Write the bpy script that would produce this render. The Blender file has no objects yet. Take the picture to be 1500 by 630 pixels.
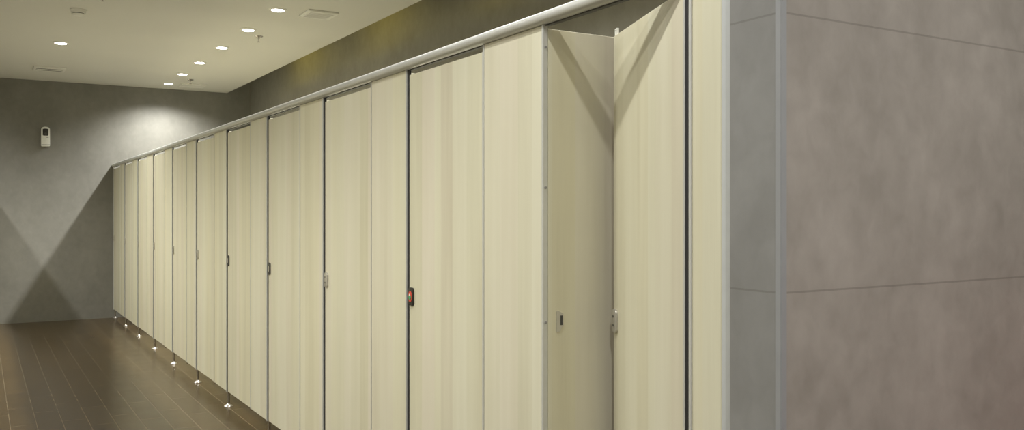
import bpy, bmesh, math, random
from mathutils import Vector, Matrix
random.seed(4)
S = bpy.context.scene
C = S.collection
PI = math.pi

# ------------------------------------------------------------------ layout
F, UVP, V0 = 1300.0, -31.0, 310.0          # focal length in px, corridor vanishing point, horizon
TH = math.atan((750 - UVP) / F)
CS, SN = math.cos(TH), math.sin(TH)
H = 1.395                                   # camera height
XF = 1.517                                  # front face of the stall row
YB = 12.70                                  # back wall
ZC = H + 1.66                               # ceiling
XR = 3.30                                   # wall behind the stalls
XCE = 2.98                                  # edge of the lowered ceiling
XMID = 0.69                                 # corridor axis
PITCH = 1.037
Y0 = 2.327
ZB = 0.112                                  # underside of panels
ZRAIL = H + 0.586                           # underside of headrail
ZDOOR = H + 0.562
ZDIV = H + 0.574
DOORW = 0.642
XEND, YW0, YW1 = 1.457, 1.318, 1.468        # cross wall end face, front, back
def yj(j): return Y0 + PITCH * j
def ceil_pt(u, v):
    k = (ZC - H) / (V0 - v)
    D = F * k
    x = (u - UVP) * CS * k
    return x, (D - SN * x) / CS

# ------------------------------------------------------------------ materials
def nodes(m):
    m.use_nodes = True
    nt = m.node_tree
    return nt, nt.nodes, nt.links, nt.nodes['Principled BSDF']
def plain(name, col, rough=0.5, metal=0.0, emit=None, estr=0.0, var=0.06, scale=30.0):
    m = bpy.data.materials.new(name)
    nt, N, L, b = nodes(m)
    b.inputs['Roughness'].default_value = rough
    b.inputs['Metallic'].default_value = metal
    tc = N.new('ShaderNodeTexCoord'); no = N.new('ShaderNodeTexNoise')
    no.inputs['Scale'].default_value = scale
    L.new(tc.outputs['Object'], no.inputs['Vector'])
    mx = N.new('ShaderNodeMix'); mx.data_type = 'RGBA'
    mx.inputs[6].default_value = [c * (1 - var) for c in col] + [1]
    mx.inputs[7].default_value = [min(1, c * (1 + var)) for c in col] + [1]
    L.new(no.outputs['Fac'], mx.inputs[0])
    L.new(mx.outputs[2], b.inputs['Base Color'])
    if emit:
        b.inputs['Emission Color'].default_value = (*emit, 1)
        b.inputs['Emission Strength'].default_value = estr
    return m
def mth(N, L, op, a, b=None):
    n = N.new('ShaderNodeMath'); n.operation = op
    for i, v in enumerate((a, b)):
        if v is None: continue
        if isinstance(v, (int, float)): n.inputs[i].default_value = v
        else: L.new(v, n.inputs[i])
    return n.outputs[0]
def ramp(N, L, fac, stops):
    r = N.new('ShaderNodeValToRGB')
    e = r.color_ramp.elements
    e[0].position, e[0].color = stops[0][0], (*stops[0][1], 1)
    e[1].position, e[1].color = stops[-1][0], (*stops[-1][1], 1)
    for p, c in stops[1:-1]:
        x = e.new(p); x.color = (*c, 1)
    L.new(fac, r.inputs[0])
    return r.outputs[0]

def wood():
    m = bpy.data.materials.new('pale laminate')
    nt, N, L, b = nodes(m)
    tc = N.new('ShaderNodeTexCoord'); oi = N.new('ShaderNodeObjectInfo')
    sp = N.new('ShaderNodeSeparateXYZ'); L.new(tc.outputs['Object'], sp.inputs[0])
    off = mth(N, L, 'MULTIPLY', oi.outputs['Random'], 37.0)
    a0 = mth(N, L, 'ADD', sp.outputs[0], sp.outputs[1])
    a = mth(N, L, 'ADD', a0, off)
    def band(ky, kz, detail, rough=0.55):
        cx = N.new('ShaderNodeCombineXYZ')
        L.new(mth(N, L, 'MULTIPLY', a, ky), cx.inputs[0])
        L.new(mth(N, L, 'MULTIPLY', sp.outputs[2], kz), cx.inputs[1])
        no = N.new('ShaderNodeTexNoise'); no.inputs['Scale'].default_value = 1
        no.inputs['Detail'].default_value = detail; no.inputs['Roughness'].default_value = rough
        L.new(cx.outputs[0], no.inputs['Vector'])
        return no.outputs['Fac']
    # glued strips of slightly different tone
    wv = N.new('ShaderNodeTexNoise'); wv.noise_dimensions = '1D'; wv.inputs['Scale'].default_value = 5.0
    L.new(a, wv.inputs['W'])
    aw = mth(N, L, 'ADD', mth(N, L, 'MULTIPLY', a, 10.5), mth(N, L, 'MULTIPLY', wv.outputs['Fac'], 2.2))
    st = N.new('ShaderNodeTexWhiteNoise'); st.noise_dimensions = '1D'
    L.new(mth(N, L, 'FLOOR', aw), st.inputs['W'])
    big = band(7, 0.5, 2)
    mid = band(38, 1.6, 3)
    fine = band(260, 4.0, 3, 0.7)
    f = mth(N, L, 'ADD', mth(N, L, 'MULTIPLY', st.outputs['Value'], 0.19), mth(N, L, 'MULTIPLY', big, 0.62))
    f = mth(N, L, 'ADD', f, mth(N, L, 'MULTIPLY', mid, 0.20))
    f = mth(N, L, 'ADD', f, mth(N, L, 'MULTIPLY', fine, 0.13))
    col = ramp(N, L, f, [(0.30, WOOD_D), (0.56, WOOD_M), (0.84, WOOD_L)])
    s2 = N.new('ShaderNodeTexWhiteNoise'); s2.noise_dimensions = '1D'
    L.new(mth(N, L, 'ADD', mth(N, L, 'FLOOR', aw), 0.37), s2.inputs['W'])
    hue = ramp(N, L, mth(N, L, 'ADD', mth(N, L, 'MULTIPLY', s2.outputs['Value'], 0.7), mth(N, L, 'MULTIPLY', band(3.0, 0.8, 2), 0.3)),
               [(0.15, (1.0, 0.975, 0.99)), (0.5, (0.99, 1.0, 0.98)), (0.85, (1.005, 0.995, 0.93))])
    mw = N.new('ShaderNodeMix'); mw.data_type = 'RGBA'; mw.blend_type = 'MULTIPLY'; mw.inputs[0].default_value = 1
    L.new(col, mw.inputs[6]); L.new(hue, mw.inputs[7])
    L.new(mw.outputs[2], b.inputs['Base Color'])
    b.inputs['Roughness'].default_value = 0.42
    b.inputs['Specular IOR Level'].default_value = 0.35
    return m
WOOD_D, WOOD_M, WOOD_L = (0.53, 0.495, 0.372), (0.625, 0.595, 0.465), (0.69, 0.665, 0.545)

def plaster(name, c0, c1, joints_z=(), joints_x=(), jw=0.0022, jcol=None, sx=3.0, rough=0.6):
    """troweled cement finish, with tile joints cut in where asked"""
    m = bpy.data.materials.new(name)
    nt, N, L, b = nodes(m)
    tc = N.new('ShaderNodeTexCoord'); sp = N.new('ShaderNodeSeparateXYZ')
    L.new(tc.outputs['Object'], sp.inputs[0])
    n1 = N.new('ShaderNodeTexNoise'); n1.inputs['Scale'].default_value = sx
    n1.inputs['Detail'].default_value = 6; n1.inputs['Roughness'].default_value = 0.6
    n1.inputs['Distortion'].default_value = 0.2
    mp = N.new('ShaderNodeMapping'); mp.inputs['Scale'].default_value = (1.2, 1.2, 1.0)
    L.new(tc.outputs['Object'], mp.inputs[0]); L.new(mp.outputs[0], n1.inputs['Vector'])
    n2 = N.new('ShaderNodeTexNoise'); n2.inputs['Scale'].default_value = 14
    n2.inputs['Detail'].default_value = 5; n2.inputs['Distortion'].default_value = 0.4
    L.new(mp.outputs[0], n2.inputs['Vector'])
    f = mth(N, L, 'ADD', mth(N, L, 'MULTIPLY', n1.outputs['Fac'], 0.65), mth(N, L, 'MULTIPLY', n2.outputs['Fac'], 0.35))
    col = ramp(N, L, f, [(0.36, c0), (0.64, c1)])
    line = None
    for ax, lst in ((2, joints_z), (0, joints_x)):
        for z in lst:
            d = mth(N, L, 'ABSOLUTE', mth(N, L, 'SUBTRACT', sp.outputs[ax], z))
            l = mth(N, L, 'LESS_THAN', d, jw * (0.5 if ax == 0 else 1))
            line = l if line is None else mth(N, L, 'MAXIMUM', line, l)
    if line is not None:
        mx = N.new('ShaderNodeMix'); mx.data_type = 'RGBA'
        L.new(mth(N, L, 'MULTIPLY', line, 0.38), mx.inputs[0]); L.new(col, mx.inputs[6])
        mx.inputs[7].default_value = (*(jcol or (0.09, 0.08, 0.07)), 1)
        col = mx.outputs[2]
    L.new(col, b.inputs['Base Color'])
    b.inputs['Roughness'].default_value = rough
    bp = N.new('ShaderNodeBump'); bp.inputs['Strength'].default_value = 0.08; bp.inputs['Distance'].default_value = 0.01
    L.new(n2.outputs['Fac'], bp.inputs['Height']); L.new(bp.outputs[0], b.inputs['Normal'])
    return m

def floor_mat():
    m = bpy.data.materials.new('brown plank tiles')
    nt, N, L, b = nodes(m)
    tc = N.new('ShaderNodeTexCoord'); sp = N.new('ShaderNodeSeparateXYZ'); cx = N.new('ShaderNodeCombineXYZ')
    L.new(tc.outputs['Object'], sp.inputs[0])
    L.new(sp.outputs[1], cx.inputs[0])
    L.new(mth(N, L, 'ADD', sp.outputs[0], 3.0 - (1.525 % 0.15)), cx.inputs[1])
    br = N.new('ShaderNodeTexBrick')
    br.offset = 0.37; br.offset_frequency = 2
    br.inputs['Scale'].default_value = 1
    br.inputs['Brick Width'].default_value = 0.60; br.inputs['Row Height'].default_value = 0.15
    br.inputs['Mortar Size'].default_value = 0.0020; br.inputs['Mortar Smooth'].default_value = 0.1
    br.inputs['Color1'].default_value = (0.064, 0.040, 0.014, 1)
    br.inputs['Color2'].default_value = (0.079, 0.051, 0.020, 1)
    br.inputs['Mortar'].default_value = (0.19, 0.15, 0.095, 1)
    L.new(cx.outputs[0], br.inputs['Vector'])
    no = N.new('ShaderNodeTexNoise'); no.inputs['Scale'].default_value = 6; no.inputs['Detail'].default_value = 5
    L.new(tc.outputs['Object'], no.inputs['Vector'])
    mx = N.new('ShaderNodeMix'); mx.data_type = 'RGBA'; mx.blend_type = 'MULTIPLY'
    mx.inputs[0].default_value = 1
    L.new(br.outputs['Color'], mx.inputs[6])
    L.new(ramp(N, L, no.outputs['Fac'], [(0.3, (0.85,) * 3), (0.7, (1.1, 1.08, 1.05))]), mx.inputs[7])
    L.new(mx.outputs[2], b.inputs['Base Color'])
    r = mth(N, L, 'ADD', mth(N, L, 'MULTIPLY', no.outputs['Fac'], 0.10), 0.20)
    L.new(r, b.inputs['Roughness'])
    b.inputs['Specular IOR Level'].default_value = 0.5
    return m

M = {}
M['wood'] = wood()
M['alu'] = plain('brushed aluminium', (0.60, 0.605, 0.585), 0.48, 0.5)
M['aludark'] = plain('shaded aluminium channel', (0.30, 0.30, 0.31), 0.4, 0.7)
M['alupaint'] = plain('satin grey aluminium trim', (0.29, 0.295, 0.305), 0.55, 0.2)
M['alulight'] = plain('pale satin aluminium', (0.52, 0.54, 0.55), 0.5, 0.3)
M['darkgap'] = plain('dark headrail slot', (0.07, 0.07, 0.065), 0.6)
M['steel'] = plain('stainless steel', (0.50, 0.47, 0.43), 0.25, 1.0)
M['chrome'] = plain('polished chrome', (0.55, 0.53, 0.49), 0.28, 1.0)
M['gapshade'] = plain('painted black gap shade', (0.012, 0.012, 0.013), 0.6)  # black for the strips that paint the shade in the gaps
M['black'] = plain('black plastic', (0.018, 0.016, 0.014), 0.35)
M['silver'] = plain('satin nickel', (0.52, 0.50, 0.45), 0.35, 0.6)
M['red'] = plain('red indicator', (0.62, 0.06, 0.03), 0.4)
M['green'] = plain('green indicator', (0.05, 0.30, 0.13), 0.4)
M['white'] = plain('white plastic', (0.75, 0.75, 0.70), 0.4)
M['whitemetal'] = plain('white painted metal', (0.72, 0.71, 0.66), 0.45)
M['greyslot'] = plain('dark slot', (0.06, 0.058, 0.05), 0.7)
M['ceil'] = plain('matt ceiling paint', (0.66, 0.65, 0.595), 0.9, var=0.015, scale=1.2)
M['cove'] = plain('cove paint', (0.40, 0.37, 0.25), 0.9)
M['glow'] = plain('lit lamp lens', (0.9, 0.9, 0.9), 0.5, emit=(1.0, 0.99, 1.0), estr=9.0)
M['floor'] = floor_mat()
M['wallback'] = plaster('grey cement back wall', (0.165, 0.160, 0.139), (0.204, 0.197, 0.173), joints_z=(1.232,), jcol=(0.2, 0.19, 0.16))
M['wallright'] = plaster('olive grey cement wall', (0.222, 0.212, 0.18), (0.275, 0.264, 0.225), joints_z=(1.232,))
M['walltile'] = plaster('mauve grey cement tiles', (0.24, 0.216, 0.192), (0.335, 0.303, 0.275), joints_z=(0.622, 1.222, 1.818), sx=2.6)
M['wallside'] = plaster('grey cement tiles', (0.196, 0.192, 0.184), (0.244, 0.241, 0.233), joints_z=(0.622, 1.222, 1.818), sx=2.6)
M['redbounce'] = plaster('red bounce board paint', (0.40, 0.05, 0.035), (0.46, 0.07, 0.05))  # colour of the added, unseen red bounce board
M['wallleft'] = plaster('grey lobby wall', (0.34, 0.33, 0.29), (0.40, 0.39, 0.345))

# ------------------------------------------------------------------ mesh helpers
def box(bm, x0, x1, y0, y1, z0, z1, bev=0.0, seg=2):
    t = bmesh.new()
    r = bmesh.ops.create_cube(t, size=1)
    for v in t.verts:
        v.co = Vector(((x0 + x1) / 2 + v.co.x * (x1 - x0), (y0 + y1) / 2 + v.co.y * (y1 - y0), (z0 + z1) / 2 + v.co.z * (z1 - z0)))
    if bev: bmesh.ops.bevel(t, geom=t.edges[:], offset=bev, segments=seg, affect='EDGES', profile=0.5)
    merge(bm, t)
def merge(bm, t):
    me = bpy.data.meshes.new('tmp'); t.to_mesh(me); t.free()
    bm.from_mesh(me); bpy.data.meshes.remove(me)
def lathe(bm, prof, cx=0, cy=0, seg=28):
    """prof: list of (r, z) about a vertical axis"""
    rings = []
    for r, z in prof:
        if r < 1e-6: rings.append([bm.verts.new((cx, cy, z))])
        else: rings.append([bm.verts.new((cx + r * math.cos(2 * PI * k / seg), cy + r * math.sin(2 * PI * k / seg), z)) for k in range(seg)])
    for a, b in zip(rings, rings[1:]):
        for k in range(seg):
            q = (k + 1) % seg
            if len(a) == 1 and len(b) == 1: continue
            if len(a) == 1: bm.faces.new((a[0], b[k], b[q]))
            elif len(b) == 1: bm.faces.new((a[k], a[q], b[0]))
            else: bm.faces.new((a[k], a[q], b[q], b[k]))
def prism(bm, pts, axis, a, b, bev=0.0):
    """extrude a closed outline. axis 'x': pts are (y,z); 'y': (x,z); 'z': (x,y)"""
    t = bmesh.new()
    def P(p, w):
        return {'x': (w, p[0], p[1]), 'y': (p[0], w, p[1]), 'z': (p[0], p[1], w)}[axis]
    A = [t.verts.new(P(p, a)) for p in pts]; B = [t.verts.new(P(p, b)) for p in pts]
    n = len(pts)
    t.faces.new(A); t.faces.new(B)
    for k in range(n): t.faces.new((A[k], A[(k + 1) % n], B[(k + 1) % n], B[k]))
    bmesh.ops.recalc_face_normals(t, faces=t.faces[:])
    if bev: bmesh.ops.bevel(t, geom=[e for e in t.edges if not any(abs(f.normal.dot(g.normal)) > 0.9 for f in e.link_faces for g in e.link_faces if f != g)], offset=bev, segments=2, affect='EDGES', profile=0.5)
    merge(bm, t)
def capsule(cy, cz, w, h, n=8):
    r = w / 2; out = []
    for k in range(n + 1): out.append((cy + r * math.cos(PI * k / n), cz + h / 2 - r + r * math.sin(PI * k / n)))
    for k in range(n + 1): out.append((cy - r * math.cos(PI * k / n), cz - h / 2 + r - r * math.sin(PI * k / n)))
    return out
def rrect(cy, cz, w, h, r, n=5):
    out = []
    for qy, qz, a0 in ((1, 1, 0), (-1, 1, 1), (-1, -1, 2), (1, -1, 3)):
        for k in range(n + 1):
            a = PI / 2 * (a0 + k / n)
            out.append((cy + qy * (w / 2 - r) + r * math.cos(a), cz + qz * (h / 2 - r) + r * math.sin(a)))
    return out
def obj(name, bm, mat, parent=None, smooth=False, loc=None):
    bmesh.ops.remove_doubles(bm, verts=bm.verts[:], dist=1e-6)
    bmesh.ops.recalc_face_normals(bm, faces=bm.faces[:])
    me = bpy.data.meshes.new(name); bm.to_mesh(me); bm.free()
    for m in (mat if isinstance(mat, (list, tuple)) else [mat]): me.materials.append(m)
    if smooth:
        me.polygons.foreach_set('use_smooth', [True] * len(me.polygons))
        try: me.set_sharp_from_angle(angle=math.radians(40))
        except Exception: pass
    o = bpy.data.objects.new(name, me); C.objects.link(o)
    if parent: o.parent = parent
    if loc: o.location = loc
    return o
def empty(name, loc, rz=0):
    o = bpy.data.objects.new(name, None); C.objects.link(o)
    o.location = loc; o.rotation_euler = (0, 0, rz); o.empty_display_size = 0.1
    return o
def tag(o, label, cat, group=None):
    o['label'] = label; o['category'] = cat
    if group: o['group'] = group
    return o
def struct(name, bm, mat, label=None):
    o = obj(name, bm, mat); o['kind'] = 'structure'
    if label: o['label'] = label
    return o
def copy_tree(o, parent=None):
    c = o.copy(); C.objects.link(c)
    if parent: c.parent = parent
    for ch in list(o.children): copy_tree(ch, c)
    return c
B = bmesh.new

# ------------------------------------------------------------------ the room
bm = B(); box(bm, -1.95, XR + .1, -3.1, YB + .1, -0.10, 0.0); struct('floor', bm, M['floor'], 'brown plank-tiled floor')
bm = B(); box(bm, -2.0, XCE, -3.1, YB, ZC, ZC + 0.05)
struct('ceiling', bm, M['ceil'], 'matt off-white lowered ceiling with downlights')
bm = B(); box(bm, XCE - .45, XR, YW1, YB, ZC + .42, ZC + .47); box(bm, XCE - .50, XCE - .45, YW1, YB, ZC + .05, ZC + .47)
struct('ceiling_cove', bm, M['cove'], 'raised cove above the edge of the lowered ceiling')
bm = B(); box(bm, -1.95, XR + .1, YB, YB + .12, 0, ZC + .5); struct('wall_back', bm, M['wallback'], 'grey cement wall at the far end of the corridor')
bm = B(); box(bm, XR, XR + .12, YW0, YB, 0, ZC + .5); struct('wall_right', bm, M['wallright'], 'olive grey wall behind the stall row')
# the cross wall that closes the row near the camera: front tiles, end tiles, aluminium corner bead
bm = B()
box(bm, XEND, XR, YW0, YW1, 0, ZC + .4)
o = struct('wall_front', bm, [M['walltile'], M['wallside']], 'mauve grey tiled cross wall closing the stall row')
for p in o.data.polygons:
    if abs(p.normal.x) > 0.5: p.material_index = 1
bm = B()
prism(bm, [(XEND - .0035, YW0 + .013), (XEND - .0035, YW0 - .001), (XEND - .001, YW0 - .0035), (XEND + .013, YW0 - .0035), (XEND + .013, YW0 + .002), (XEND + .002, YW0 + .013)], 'z', 0, ZC)
struct('trim_1', bm, M['alupaint'], 'grey aluminium bead on the outer corner of the cross wall')
bm = B(); box(bm, 2.85, 2.97, -3.1, YW0, 0, ZC); struct('wall_side', bm, M['wallleft'], 'grey lobby wall right of the camera')
bm = B(); box(bm, 2.82, 2.85, -0.3, YW0 - .05, 0.02, 1.15, .004); struct('red_bounce_board', bm, M['redbounce'], 'unseen red board added to bounce red onto the cross wall')  # unseen board, added so its bounce reddens the tiles
bm = B(); box(bm, -2.0, 2.97, -3.2, -3.1, 0, ZC); struct('wall_rear', bm, M['wallleft'])
bm = B(); box(bm, -2.07, -1.95, -3.1, YB, 0, ZC); struct('wall_outer', bm, M['wallleft'])
# the facing stall row, out of frame to the left: one screen with door seams, it cuts the light the way the right row does
XL = 2 * XMID - XF
bm = B()
for j in range(-0, 11):
    y1 = yj(j)
    if j >= 1:
        box(bm, XL - .018, XL, y1 - DOORW + .003, y1 - .006, ZB, ZDOOR)
        box(bm, XL - .018, XL, y1 - PITCH + .006, y1 - DOORW - .003, ZB, ZRAIL)
        box(bm, XL - .03, XL + .004, y1 - .006, y1 + .006, 0, ZRAIL)
box(bm, XL - .03, XL + .022, yj(0), YB, ZRAIL, ZRAIL + .04)
struct('wall_left', bm, M['wood'], 'facing row of pale wood stall fronts')

# ------------------------------------------------------------------ headrail
t = empty('headrail', (XF, Y0, ZRAIL))
def rail_profile():
    pts = []
    n = 18
    for k in range(n + 1):                    # rounded front and top, flat underside and back
        a = -PI * 0.5 - PI * 1.0 * k / n
        pts.append((-0.002 + 0.020 * math.cos(a), 0.0195 + 0.0195 * math.sin(a)))
    pts += [(0.014, 0.039), (0.022, 0.034), (0.022, 0.0)]
    return pts
bm = B(); prism(bm, rail_profile(), 'y', YW1 + .001 - Y0, YB - .001 - Y0)
obj('rail_tube', bm, M['alu'], t, smooth=True)
bm = B(); box(bm, 0.004, 0.020, YW1 + .002 - Y0, YB - .002 - Y0, -0.004, 0.0005); obj('underside_slot_shade', bm, M['darkgap'], t)  # solid strip painted dark for the shaded slot under the rail
tag(t, 'long rounded aluminium headrail running along the top of the stall fronts', 'rail')

# ------------------------------------------------------------------ stall fronts
def latch_parts(parent, plate_mat, dots, side, z=1.047, lx=-0.012):
    """capsule latch plate near the free edge (local y = DOORW)"""
    cy = DOORW - 0.037
    bm = B(); prism(bm, rrect(cy, z, 0.044, 0.074, 0.013), 'x', -0.008, 0.001, bev=0.002)
    p = obj('latch', bm, plate_mat, parent, smooth=True)
    if dots == 'indicator':
        bm = B(); prism(bm, capsule(cy, z, 0.030, 0.044), 'x', -0.0095, -0.0075); i = obj('indicator', bm, M['red'], p); i['label'] = 'red latch indicator'
        bm = B(); prism(bm, [(cy + .011 * math.cos(a * PI / 8), z - .003 + .010 * math.sin(a * PI / 8)) for a in range(16)], 'x', -0.0115, -0.009)
        g = obj('indicator_dial', bm, M['green'], p); g['label'] = 'green centre of the latch indicator'
        bm = B(); prism(bm, capsule(cy, z + .007, 0.008, 0.009), 'x', -0.0125, -0.011); obj('dial_mark', bm, M['white'], p)
    elif dots == 'pale':
        bm = B(); prism(bm, capsule(cy - .003, z, 0.020, 0.036), 'x', -0.0092, -0.0075); obj('indicator', bm, M['silver'], p)
    else:
        for dz in (0.014, -0.014):
            bm = B(); prism(bm, [(cy + .006 + .0048 * math.cos(a * PI / 6), z + dz + .0042 * math.sin(a * PI / 6)) for a in range(12)], 'x', -0.0088, -0.0075)
            obj('screw', bm, M['black'], p)
    return p
def make_door(latch):
    """hinge axis at the origin, the leaf runs towards local +y"""
    t = empty('stall_door', (0, 0, 0))
    bm = B(); box(bm, 0.0, 0.016, 0.0095, DOORW - 0.012, ZB, ZDOOR, 0.001)
    obj('door_leaf', bm, M['wood'], t)
    bm = B()
    lathe(bm, [(0, ZB - .018), (.005, ZB - .018), (.006, ZB - .012), (.006, ZB + .004), (0, ZB + .004)], 0.006, 0.018, 12)
    obj('hinge_pin', bm, M['steel'], t, smooth=True)
    bm = B(); box(bm, -0.003, 0.012, 0.0005, 0.0100, ZB, ZDOOR, 0.001); obj('hinge_profile', bm, M['alu'], t)
    latch_parts(t, *latch, 1)
    return t
PB, PS, PI2 = (M['black'], 'pale'), (M['silver'], 'screws'), (M['black'], 'indicator')
protos = {}
ORD = ['', 'first', 'second', 'third', 'fourth', 'fifth', 'sixth', 'seventh', 'eighth', 'ninth', 'tenth']
door_labels = {
    1: 'closed pale stall door with black latch showing red and green, nearest the open stall',
    2: 'closed pale wood stall door with a silver two-screw latch, second from the open stall',
    3: 'closed pale wood stall door with a black latch, third from the open stall',
    4: 'closed pale wood stall door with a black latch, fourth from the open stall',
    5: 'closed pale wood stall door with a small silver latch, fifth from the open stall',
    6: 'closed pale wood stall door with a silver latch, fifth from the back wall',
    7: 'closed pale wood stall door with a silver latch, fourth from the back wall',
    8: 'narrow-looking closed stall door far down the row, third from the back wall',
    9: 'narrow-looking closed stall door far down the row, second from the back wall',
    10: 'farthest closed stall door in the row, right against the back wall'}
kinds = {1: PI2, 2: PS, 3: PB, 4: PB}
for j in range(1, 11):
    k = kinds.get(j, PS)
    kk = (k[0].name, k[1])
    if kk not in protos:
        d = protos[kk] = make_door(k)
    else:
        d = copy_tree(protos[kk])
    d.location = (XF + .004, yj(j) - DOORW, 0)
    tag(d, door_labels[j], 'stall door', 'closed stall doors along the corridor')
# the open one, swung into its stall
d = make_door(PS)
ALPHA = math.radians(21.0)
d.location = (XF + .004, yj(0) - DOORW, 0); d.rotation_euler = (0, 0, -ALPHA)
bm = B()
yk = DOORW - .020
for s in (-.0085, .0085): box(bm, 0.004, 0.012, yk + s - .0022, yk + s + .0022, ZDOOR - .02, ZDOOR + .022, .001)
box(bm, 0.004, 0.012, yk - .0107, yk + .0107, ZDOOR + .019, ZDOOR + .024, .001)
hk = obj('door_stop', bm, M['white'], d); hk['label'] = 'white plastic stop on the free top corner of the door'
tag(d, 'open pale wood stall door swung inward with shadow bands across its top', 'stall door')

# fixed panels between hinge and next post
PW = PITCH - DOORW
def make_panel(w):
    """origin at the post end (near side), runs to local +y"""
    t = empty('stall_partition', (0, 0, 0)); t['kind'] = 'thing'
    bm = B(); box(bm, 0.0, 0.016, 0.012, w - 0.008, ZB, ZRAIL - .001, 0.001); obj('panel_board', bm, M['wood'], t)
    bm = B(); box(bm, -0.003, 0.018, w - 0.0085, w - 0.001, ZB, ZRAIL - .0005, 0.001); obj('edge_profile', bm, M['alu'], t)
    return t
pp = make_panel(PW)
panel_where = {
    1: 'narrow fixed pale wood panel beside the open stall, left of its opening',
    2: 'narrow fixed pale wood panel between the nearest two closed doors',
    3: 'narrow fixed pale wood panel between second and third closed doors from the open stall',
    4: 'narrow fixed pale wood panel between third and fourth closed doors from the open stall',
    5: 'narrow fixed pale wood panel between fourth and fifth closed doors from the open stall',
    6: 'slim fixed pale panel between fifth and sixth doors from the back wall',
    7: 'slim fixed pale panel between fourth and fifth doors from the back wall',
    8: 'slim fixed pale panel between third and fourth doors from the back wall',
    9: 'slim fixed pale panel between second and third doors from the back wall',
    10: 'farthest slim fixed pale panel, between the last two closed doors before the back wall'}
for j in range(1, 11):
    q = pp if j == 1 else copy_tree(pp)
    q.location = (XF, yj(j - 1), 0)
    tag(q, panel_where[j], 'stall panel', 'fixed panels between the stall doors')
# the last panel, cut narrow by the cross wall
yh = yj(0) - DOORW
t = empty('stall_partition', (XF, YW1, 0)); t['kind'] = 'thing'
w = yh - YW1
bm = B(); box(bm, 0.0, 0.016, 0.0785, w - 0.0275, ZB, ZRAIL - .001, 0.001); obj('panel_board', bm, M['wood'], t)
bm = B(); box(bm, -0.004, 0.020, w - 0.028, w - 0.0188, ZB, ZRAIL - .0005, 0.001); obj('edge_profile', bm, M['alu'], t)
bm = B(); box(bm, -0.002, 0.020, w - 0.0185, w - 0.0055, ZB, ZRAIL - .0005); s = obj('hinge_gap_shade', bm, M['gapshade'], t); s['label'] = 'black strip painted as shade at the hinge gap'  # black strip paints the dark of the open hinge gap
bm = B(); box(bm, -0.012, 0.028, 0.001, 0.077, ZB - .002, ZRAIL - .0005, 0.003); obj('wall_channel', bm, M['alulight'], t)
bm = B(); lathe(bm, [(0, .006), (.0095, .006), (.0095, ZB - .001), (0, ZB - .001)], 0.010, w - .018, 16); obj('pedestal_leg', bm, M['steel'], t, smooth=True)
bm = B(); lathe(bm, [(0, 0), (.030, 0), (.031, .003), (.026, .009), (.014, .013), (.0095, .020), (0, .020)], 0.010, w - .018, 24); obj('floor_flange', bm, M['chrome'], t, smooth=True)
tag(t, 'narrow fixed pale wood strip between the open door hinge and the grey tiled wall', 'stall panel')

# posts with pedestal feet at every stall boundary
def make_post():
    t = empty('stall_post', (0, 0, 0)); t['kind'] = 'thing'
    bm = B()
    box(bm, -0.004, 0.0135, 0.0022, 0.0118, ZB - .004, ZRAIL - .0005, 0.0012)
    obj('upright', bm, M['alu'], t)
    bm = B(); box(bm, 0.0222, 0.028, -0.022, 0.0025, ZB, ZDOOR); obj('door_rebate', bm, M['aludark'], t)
    bm = B(); box(bm, 0.003, 0.012, -0.0115, 0.002, ZB, ZRAIL - .002); s = obj('door_gap_shade', bm, M['gapshade'], t)  # black strip paints the dark of the gap beside the door
    s['label'] = 'black strip painted as shade in the door gap'
    bm = B(); lathe(bm, [(0, .006), (.0095, .006), (.0095, ZB - .001), (0, ZB - .001)], 0.016, 0.022, 16)
    obj('pedestal_leg', bm, M['steel'], t, smooth=True)
    bm = B(); lathe(bm, [(0, 0), (.030, 0), (.031, .003), (.026, .009), (.014, .013), (.0095, .020), (0, .020)], 0.016, 0.022, 24)
    obj('floor_flange', bm, M['chrome'], t, smooth=True)
    return t
po = make_post()
POSTL = {0: 'aluminium post on the left of the open stall',
         10: 'aluminium corner post and foot standing against the back wall'}
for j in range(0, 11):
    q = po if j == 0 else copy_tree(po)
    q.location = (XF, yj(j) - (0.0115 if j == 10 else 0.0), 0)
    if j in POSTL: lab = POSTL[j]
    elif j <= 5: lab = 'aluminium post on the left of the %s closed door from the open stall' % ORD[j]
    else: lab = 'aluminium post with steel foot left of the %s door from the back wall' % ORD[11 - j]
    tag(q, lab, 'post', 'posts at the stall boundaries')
    if j == 10:
        for ch in list(q.children):
            if ch.name.startswith(('door_gap_shade', 'door_rebate')): bpy.data.objects.remove(ch)
            elif not ch.name.startswith('upright'): ch.location.y -= .045
# screws on the inner face of the post by the open stall
for z in (1.91, 1.47, 1.047, 0.62):
    bm = B(); prism(bm, [(0.005 + .004 * math.cos(a * PI / 6), z + .004 * math.sin(a * PI / 6)) for a in range(12)], 'y', -0.0006, 0.0014)
    obj('screw', bm, M['aludark'], po)
# painted gap shade only runs beside doors that are shut
for ch in list(po.children):
    if ch.name.startswith(('door_gap_shade', 'door_rebate')): bpy.data.objects.remove(ch)

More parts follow.
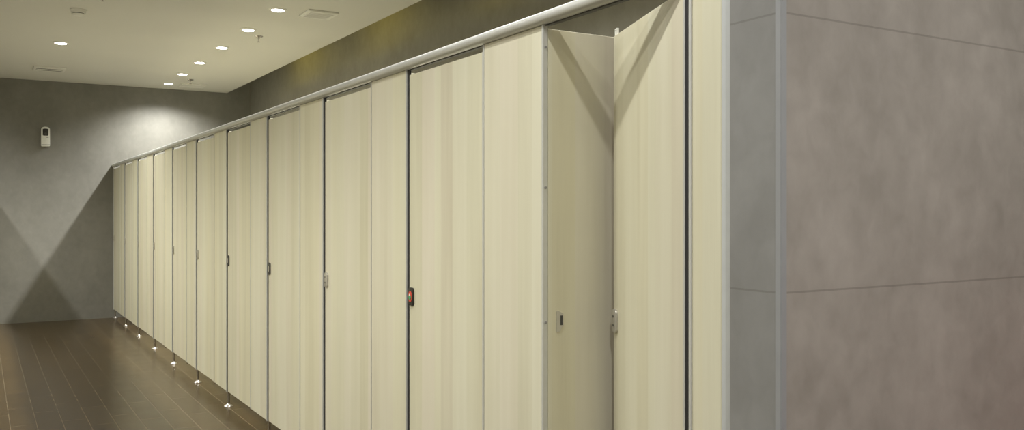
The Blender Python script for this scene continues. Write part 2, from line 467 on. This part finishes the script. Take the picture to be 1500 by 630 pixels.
# dividers between stalls
def make_divider():
    t = empty('stall_divider', (0, 0, 0))
    bm = B(); box(bm, 0.0145, XR - XF - .004, 0.003, 0.0165, ZB + .04, ZDIV, 0.001); obj('divider_board', bm, M['wood'], t)
    return t
dv = make_divider()
for j in range(0, 10):
    q = dv if j == 0 else copy_tree(dv)
    q.location = (XF, yj(j), 0)
    if j == 0: lab = 'pale wood divider board seen inside the open stall, left of the open door'
    elif j <= 5: lab = 'pale divider behind the left edge of the %s closed door from the open stall' % ORD[j]
    else: lab = 'pale divider behind the left edge of the %s door from the back wall' % ORD[11 - j]
    tag(q, lab, 'divider', 'divider boards between the stalls')
bm = B()
prism(bm, [(0.047, 1.080), (0.052, 1.082), (0.071, 1.072), (0.073, 1.034), (0.063, 1.026), (0.060, 1.016), (0.047, 1.014)], 'y', 0.0005, 0.0035)
sp_ = obj('strike_plate', bm, M['silver'], dv)
bm = B(); box(bm, 0.060, 0.068, -0.0004, 0.0008, 1.036, 1.066); obj('strike_slot', bm, M['greyslot'], sp_)

# ------------------------------------------------------------------ ceiling fittings
SPOT, COR = 29.5, 2.5
def make_downlight():
    t = empty('downlight', (0, 0, 0))
    bm = B(); lathe(bm, [(.052, -.012), (.060, -.009), (.072, -.004), (.073, 0), (.052, 0)], 0, 0, 32)
    obj('trim_ring', bm, M['whitemetal'], t, smooth=True)
    bm = B(); lathe(bm, [(0, -.015), (.03, -.0145), (.050, -.0125), (.053, -.010), (.053, -.001), (0, -.001)], 0, 0, 32)
    obj('lens', bm, M['glow'], t, smooth=True)
    return t
dl = make_downlight()
first = [True]
def spot(parent, power, size=math.radians(150), blend=0.8, col=(1.0, 0.995, 0.95)):
    l = bpy.data.lights.new('lamp', 'SPOT'); l.energy = power; l.spot_size = size; l.spot_blend = blend
    l.shadow_soft_size = 0.03; l.color = col
    o = bpy.data.objects.new('lamp', l); C.objects.link(o); o.parent = parent; o.location = (0, 0, -0.05)
    return o
def light(x, y, power, label=None, group=None, shown=True):
    if shown:
        q = dl if first[0] else copy_tree(dl); first[0] = False
        q.location = (x, y, ZC)
        tag(q, label, 'downlight', group)
        spot(q, power)
    else:
        o = spot(None, power); o.location = (x, y, ZC - .05)
row = [(413, 14), (366, 43), (327, 69), (294, 91), (269, 108), (245, 123)]
names = ['nearest and largest round downlight of the row over the stalls, left of the square vent',
         'second round downlight of the row over the stalls, beside the near sprinkler',
         'third round downlight of the row over the stalls, counted from the camera',
         'fourth round downlight of the row over the stalls, counted from the camera',
         'fifth round downlight of the row over the stalls, beside the far sprinkler',
         'farthest round downlight of the row, washing the back wall']
pts = [ceil_pt(*p) for p in row]
pts[-1] = (2.10, 12.12)
for (x, y), n in zip(pts, names): light(2.10, y, SPOT * (0.75 if y > 12 else 1), n, 'downlights over the stall row')
x, y = ceil_pt(89, 62); light(x, y, COR, 'single round downlight over the corridor, left on the ceiling', None)
ylast = pts[0][1]
right_y = [p[1] for p in pts] + [ylast - 0.985 * k for k in range(1, 6)]
for yy in right_y[6:]: light(2.10, yy, SPOT, shown=False)                      # the row goes on above the frame
for yy in right_y: light(2 * XMID - 2.10, yy, SPOT * (0.5 if yy > 12 else 1), shown=False)               # and mirrors over the facing stalls
for xx, yy, pw in ((.69, 6.9, 3), (.69, 4.05, 10), (.45, 2.7, 12), (.80, 1.95, 25), (.4, .1, 46)): light(xx, yy, pw, shown=False)  # unseen corridor lamps; the last is added to light the cross wall
for xx, yy in ((2.2, 0.1), (-0.9, -1.2), (1.6, -1.6)): light(xx, yy, SPOT * 1.2, shown=False)  # unseen lobby lamps, added to brighten the cross wall

def vent(x, y, w, d, label, nb=6, ratio=0.55, start=0.0):
    t = empty('ceiling_vent', (x, y, ZC))
    bm = B()
    f = 0.030
    for a in ((-w / 2, w / 2, -d / 2, -d / 2 + f), (-w / 2, w / 2, d / 2 - f, d / 2), (-w / 2, -w / 2 + f, -d / 2 + f, d / 2 - f), (w / 2 - f, w / 2, -d / 2 + f, d / 2 - f)):
        box(bm, *a, -.018, 0, .004, 1)
    obj('frame', bm, M['whitemetal'], t)
    bm = B(); box(bm, -w / 2 + f, w / 2 - f, -d / 2 + f, d / 2 - f, -.013, -.0005); obj('slat_gap_shade', bm, M['greyslot'], t)  # dark box, painted for the shade between the slats
    bm = B()
    d2 = d - 2 * f
    for k in range(nb):
        p = d2 / nb
        y0 = -d / 2 + f + p * k
        box(bm, -w / 2 + f, w / 2 - f, y0, y0 + p * ratio, -.0175, -.0125, .001, 1)
    obj('louvre', bm, M['whitemetal'], t)
    tag(t, label, 'vent', 'ceiling vents')
vent(2.445, 7.215, .26, .27, 'square white louvred vent right of the nearest downlight')
vent(0.70, 11.57, .33, .30, 'white ceiling vent at far left above the corridor end', 2, 0.45)
vent(2.40, 12.13, .31, .28, 'white ceiling vent at the corner near the back wall, behind the far sprinkler', 3, 0.6)

x, y = ceil_pt(115, 14)
t = empty('smoke_detector', (x, y, ZC))
bm = B(); lathe(bm, [(0, -.012), (.060, -.012), (.064, -.008), (.064, 0), (0, 0)], 0, 0, 32); obj('base', bm, M['whitemetal'], t, True)
bm = B(); lathe(bm, [(0, -.052), (.030, -.052), (.046, -.047), (.052, -.040), (.052, -.036), (0, -.036)], 0, 0, 32); obj('cap', bm, M['whitemetal'], t, True)
bm = B(); lathe(bm, [(0, -.036), (.044, -.036), (.044, -.030), (0, -.030)], 0, 0, 32); obj('sensor_slot', bm, M['greyslot'], t, True)
bm = B(); lathe(bm, [(0, -.030), (.054, -.030), (.058, -.012), (0, -.012)], 0, 0, 32); obj('housing', bm, M['whitemetal'], t, True)
tag(t, 'round white smoke detector on the ceiling above the single corridor downlight', 'smoke detector')

def make_sprinkler():
    t = empty('fire_sprinkler', (0, 0, 0))
    bm = B(); lathe(bm, [(.008, -.012), (.028, -.010), (.038, -.003), (.040, 0), (.008, 0)], 0, 0, 24); obj('escutcheon', bm, M['steel'], t, True)
    bm = B(); lathe(bm, [(0, -.052), (.004, -.052), (.005, -.030), (.009, -.022), (.009, 0), (0, 0)], 0, 0, 14)
    for s in (-1, 1): prism(bm, [(s * .008, -.018), (s * .011, -.022), (s * .004, -.050), (s * .002, -.048)], 'x', -.002, .002)
    obj('frame', bm, M['steel'], t, True)
    bm = B(); lathe(bm, [(0, -.055), (.015, -.055), (.015, -.052), (0, -.052)], 0, 0, 16); obj('deflector', bm, M['steel'], t, True)
    return t
sk = make_sprinkler()
for k, (u, v, lab) in enumerate(((379, 53, 'small metal fire sprinkler beside the second downlight of the row'),
                                 (279, 116.5, 'small metal fire sprinkler between the fifth downlight and the far corner vent'),
                                 (150, -9, 'fire sprinkler cut by the top edge of the photo, right of the smoke detector'))):
    q = sk if k == 0 else copy_tree(sk)
    x, y = ceil_pt(u, v); q.location = (x, y, ZC)
    tag(q, lab, 'fire sprinkler', 'fire sprinklers on the ceiling')

# ------------------------------------------------------------------ air freshener on the back wall
t = empty('air_freshener', (0.722, YB, H + 0.948 - .125))
def outline(w, h, top):
    pts = [(-w / 2 + .008, 0), (w / 2 - .008, 0), (w / 2, .008), (w / 2, h - top)]
    for k in range(1, 9): 
        a = PI * k / 9
        pts.append((w / 2 * math.cos(a), h - top + top * math.sin(a)))
    pts += [(-w / 2, h - top), (-w / 2, .008)]
    return pts
bm = B(); prism(bm, outline(.098, .250, .030), 'y', -.075, -.0005, bev=.006); obj('body', bm, M['white'], t, True)
bm = B(); prism(bm, [(x, z + .135) for x, z in outline(.064, .090, .010)], 'y', -.078, -.0745, bev=.001); o = obj('window', bm, M['black'], t, True); o['label'] = 'dark window of the dispenser'
bm = B(); prism(bm, [(.016 * math.cos(a * PI / 8), .158 + .016 * math.sin(a * PI / 8)) for a in range(16)], 'y', -.081, -.0775); obj('nozzle', bm, M['greyslot'], t, True)
bm = B(); box(bm, .008, .032, -.0765, -.0745, .112, .118); obj('badge', bm, M['greyslot'], t)
bm = B(); box(bm, -.047, .047, -.0765, -.0745, .022, .025); obj('seam', bm, M['greyslot'], t)
tag(t, 'white air freshener dispenser with dark window on the back wall', 'air freshener')

# ------------------------------------------------------------------ cove lamps (warm strip above the ceiling edge)
def area(x, y, z, sx, sy, power, col, rot):
    l = bpy.data.lights.new('cove_lamp', 'AREA'); l.shape = 'RECTANGLE'; l.size = sx; l.size_y = sy; l.energy = power; l.color = col
    o = bpy.data.objects.new('cove_lamp', l); C.objects.link(o); o.location = (x, y, z); o.rotation_euler = rot
for yy, pw in ((10.2, .46), (7.9, .38), (5.4, .38), (3.0, .2)):
    area(2.80, yy, ZC + .17, .08, .9, pw, (1.0, 0.80, 0.08), (0, math.radians(-90), 0))

# ------------------------------------------------------------------ world, camera, view
w = bpy.data.worlds.new('World'); S.world = w; w.use_nodes = True
w.node_tree.nodes['Background'].inputs[0].default_value = (0.02, 0.02, 0.02, 1)
cam = bpy.data.cameras.new('Camera'); co = bpy.data.objects.new('Camera', cam); C.objects.link(co)
co.location = (0, 0, H); co.rotation_euler = (PI / 2, 0, -TH)
cam.sensor_width = 36; cam.lens = 36 * F / 1500; cam.shift_y = -(315 - V0) / 1500
cam.clip_start = 0.02
S.camera = co
vs = S.view_settings
vs.view_transform = 'Standard'; vs.look = 'None'; vs.gamma = 1; vs.exposure = 1.55; vs.use_curve_mapping = False
S.cycles.use_denoising = True
S.cycles.max_bounces = 10; S.cycles.diffuse_bounces = 7
S.cycles.sample_clamp_indirect = 6.0
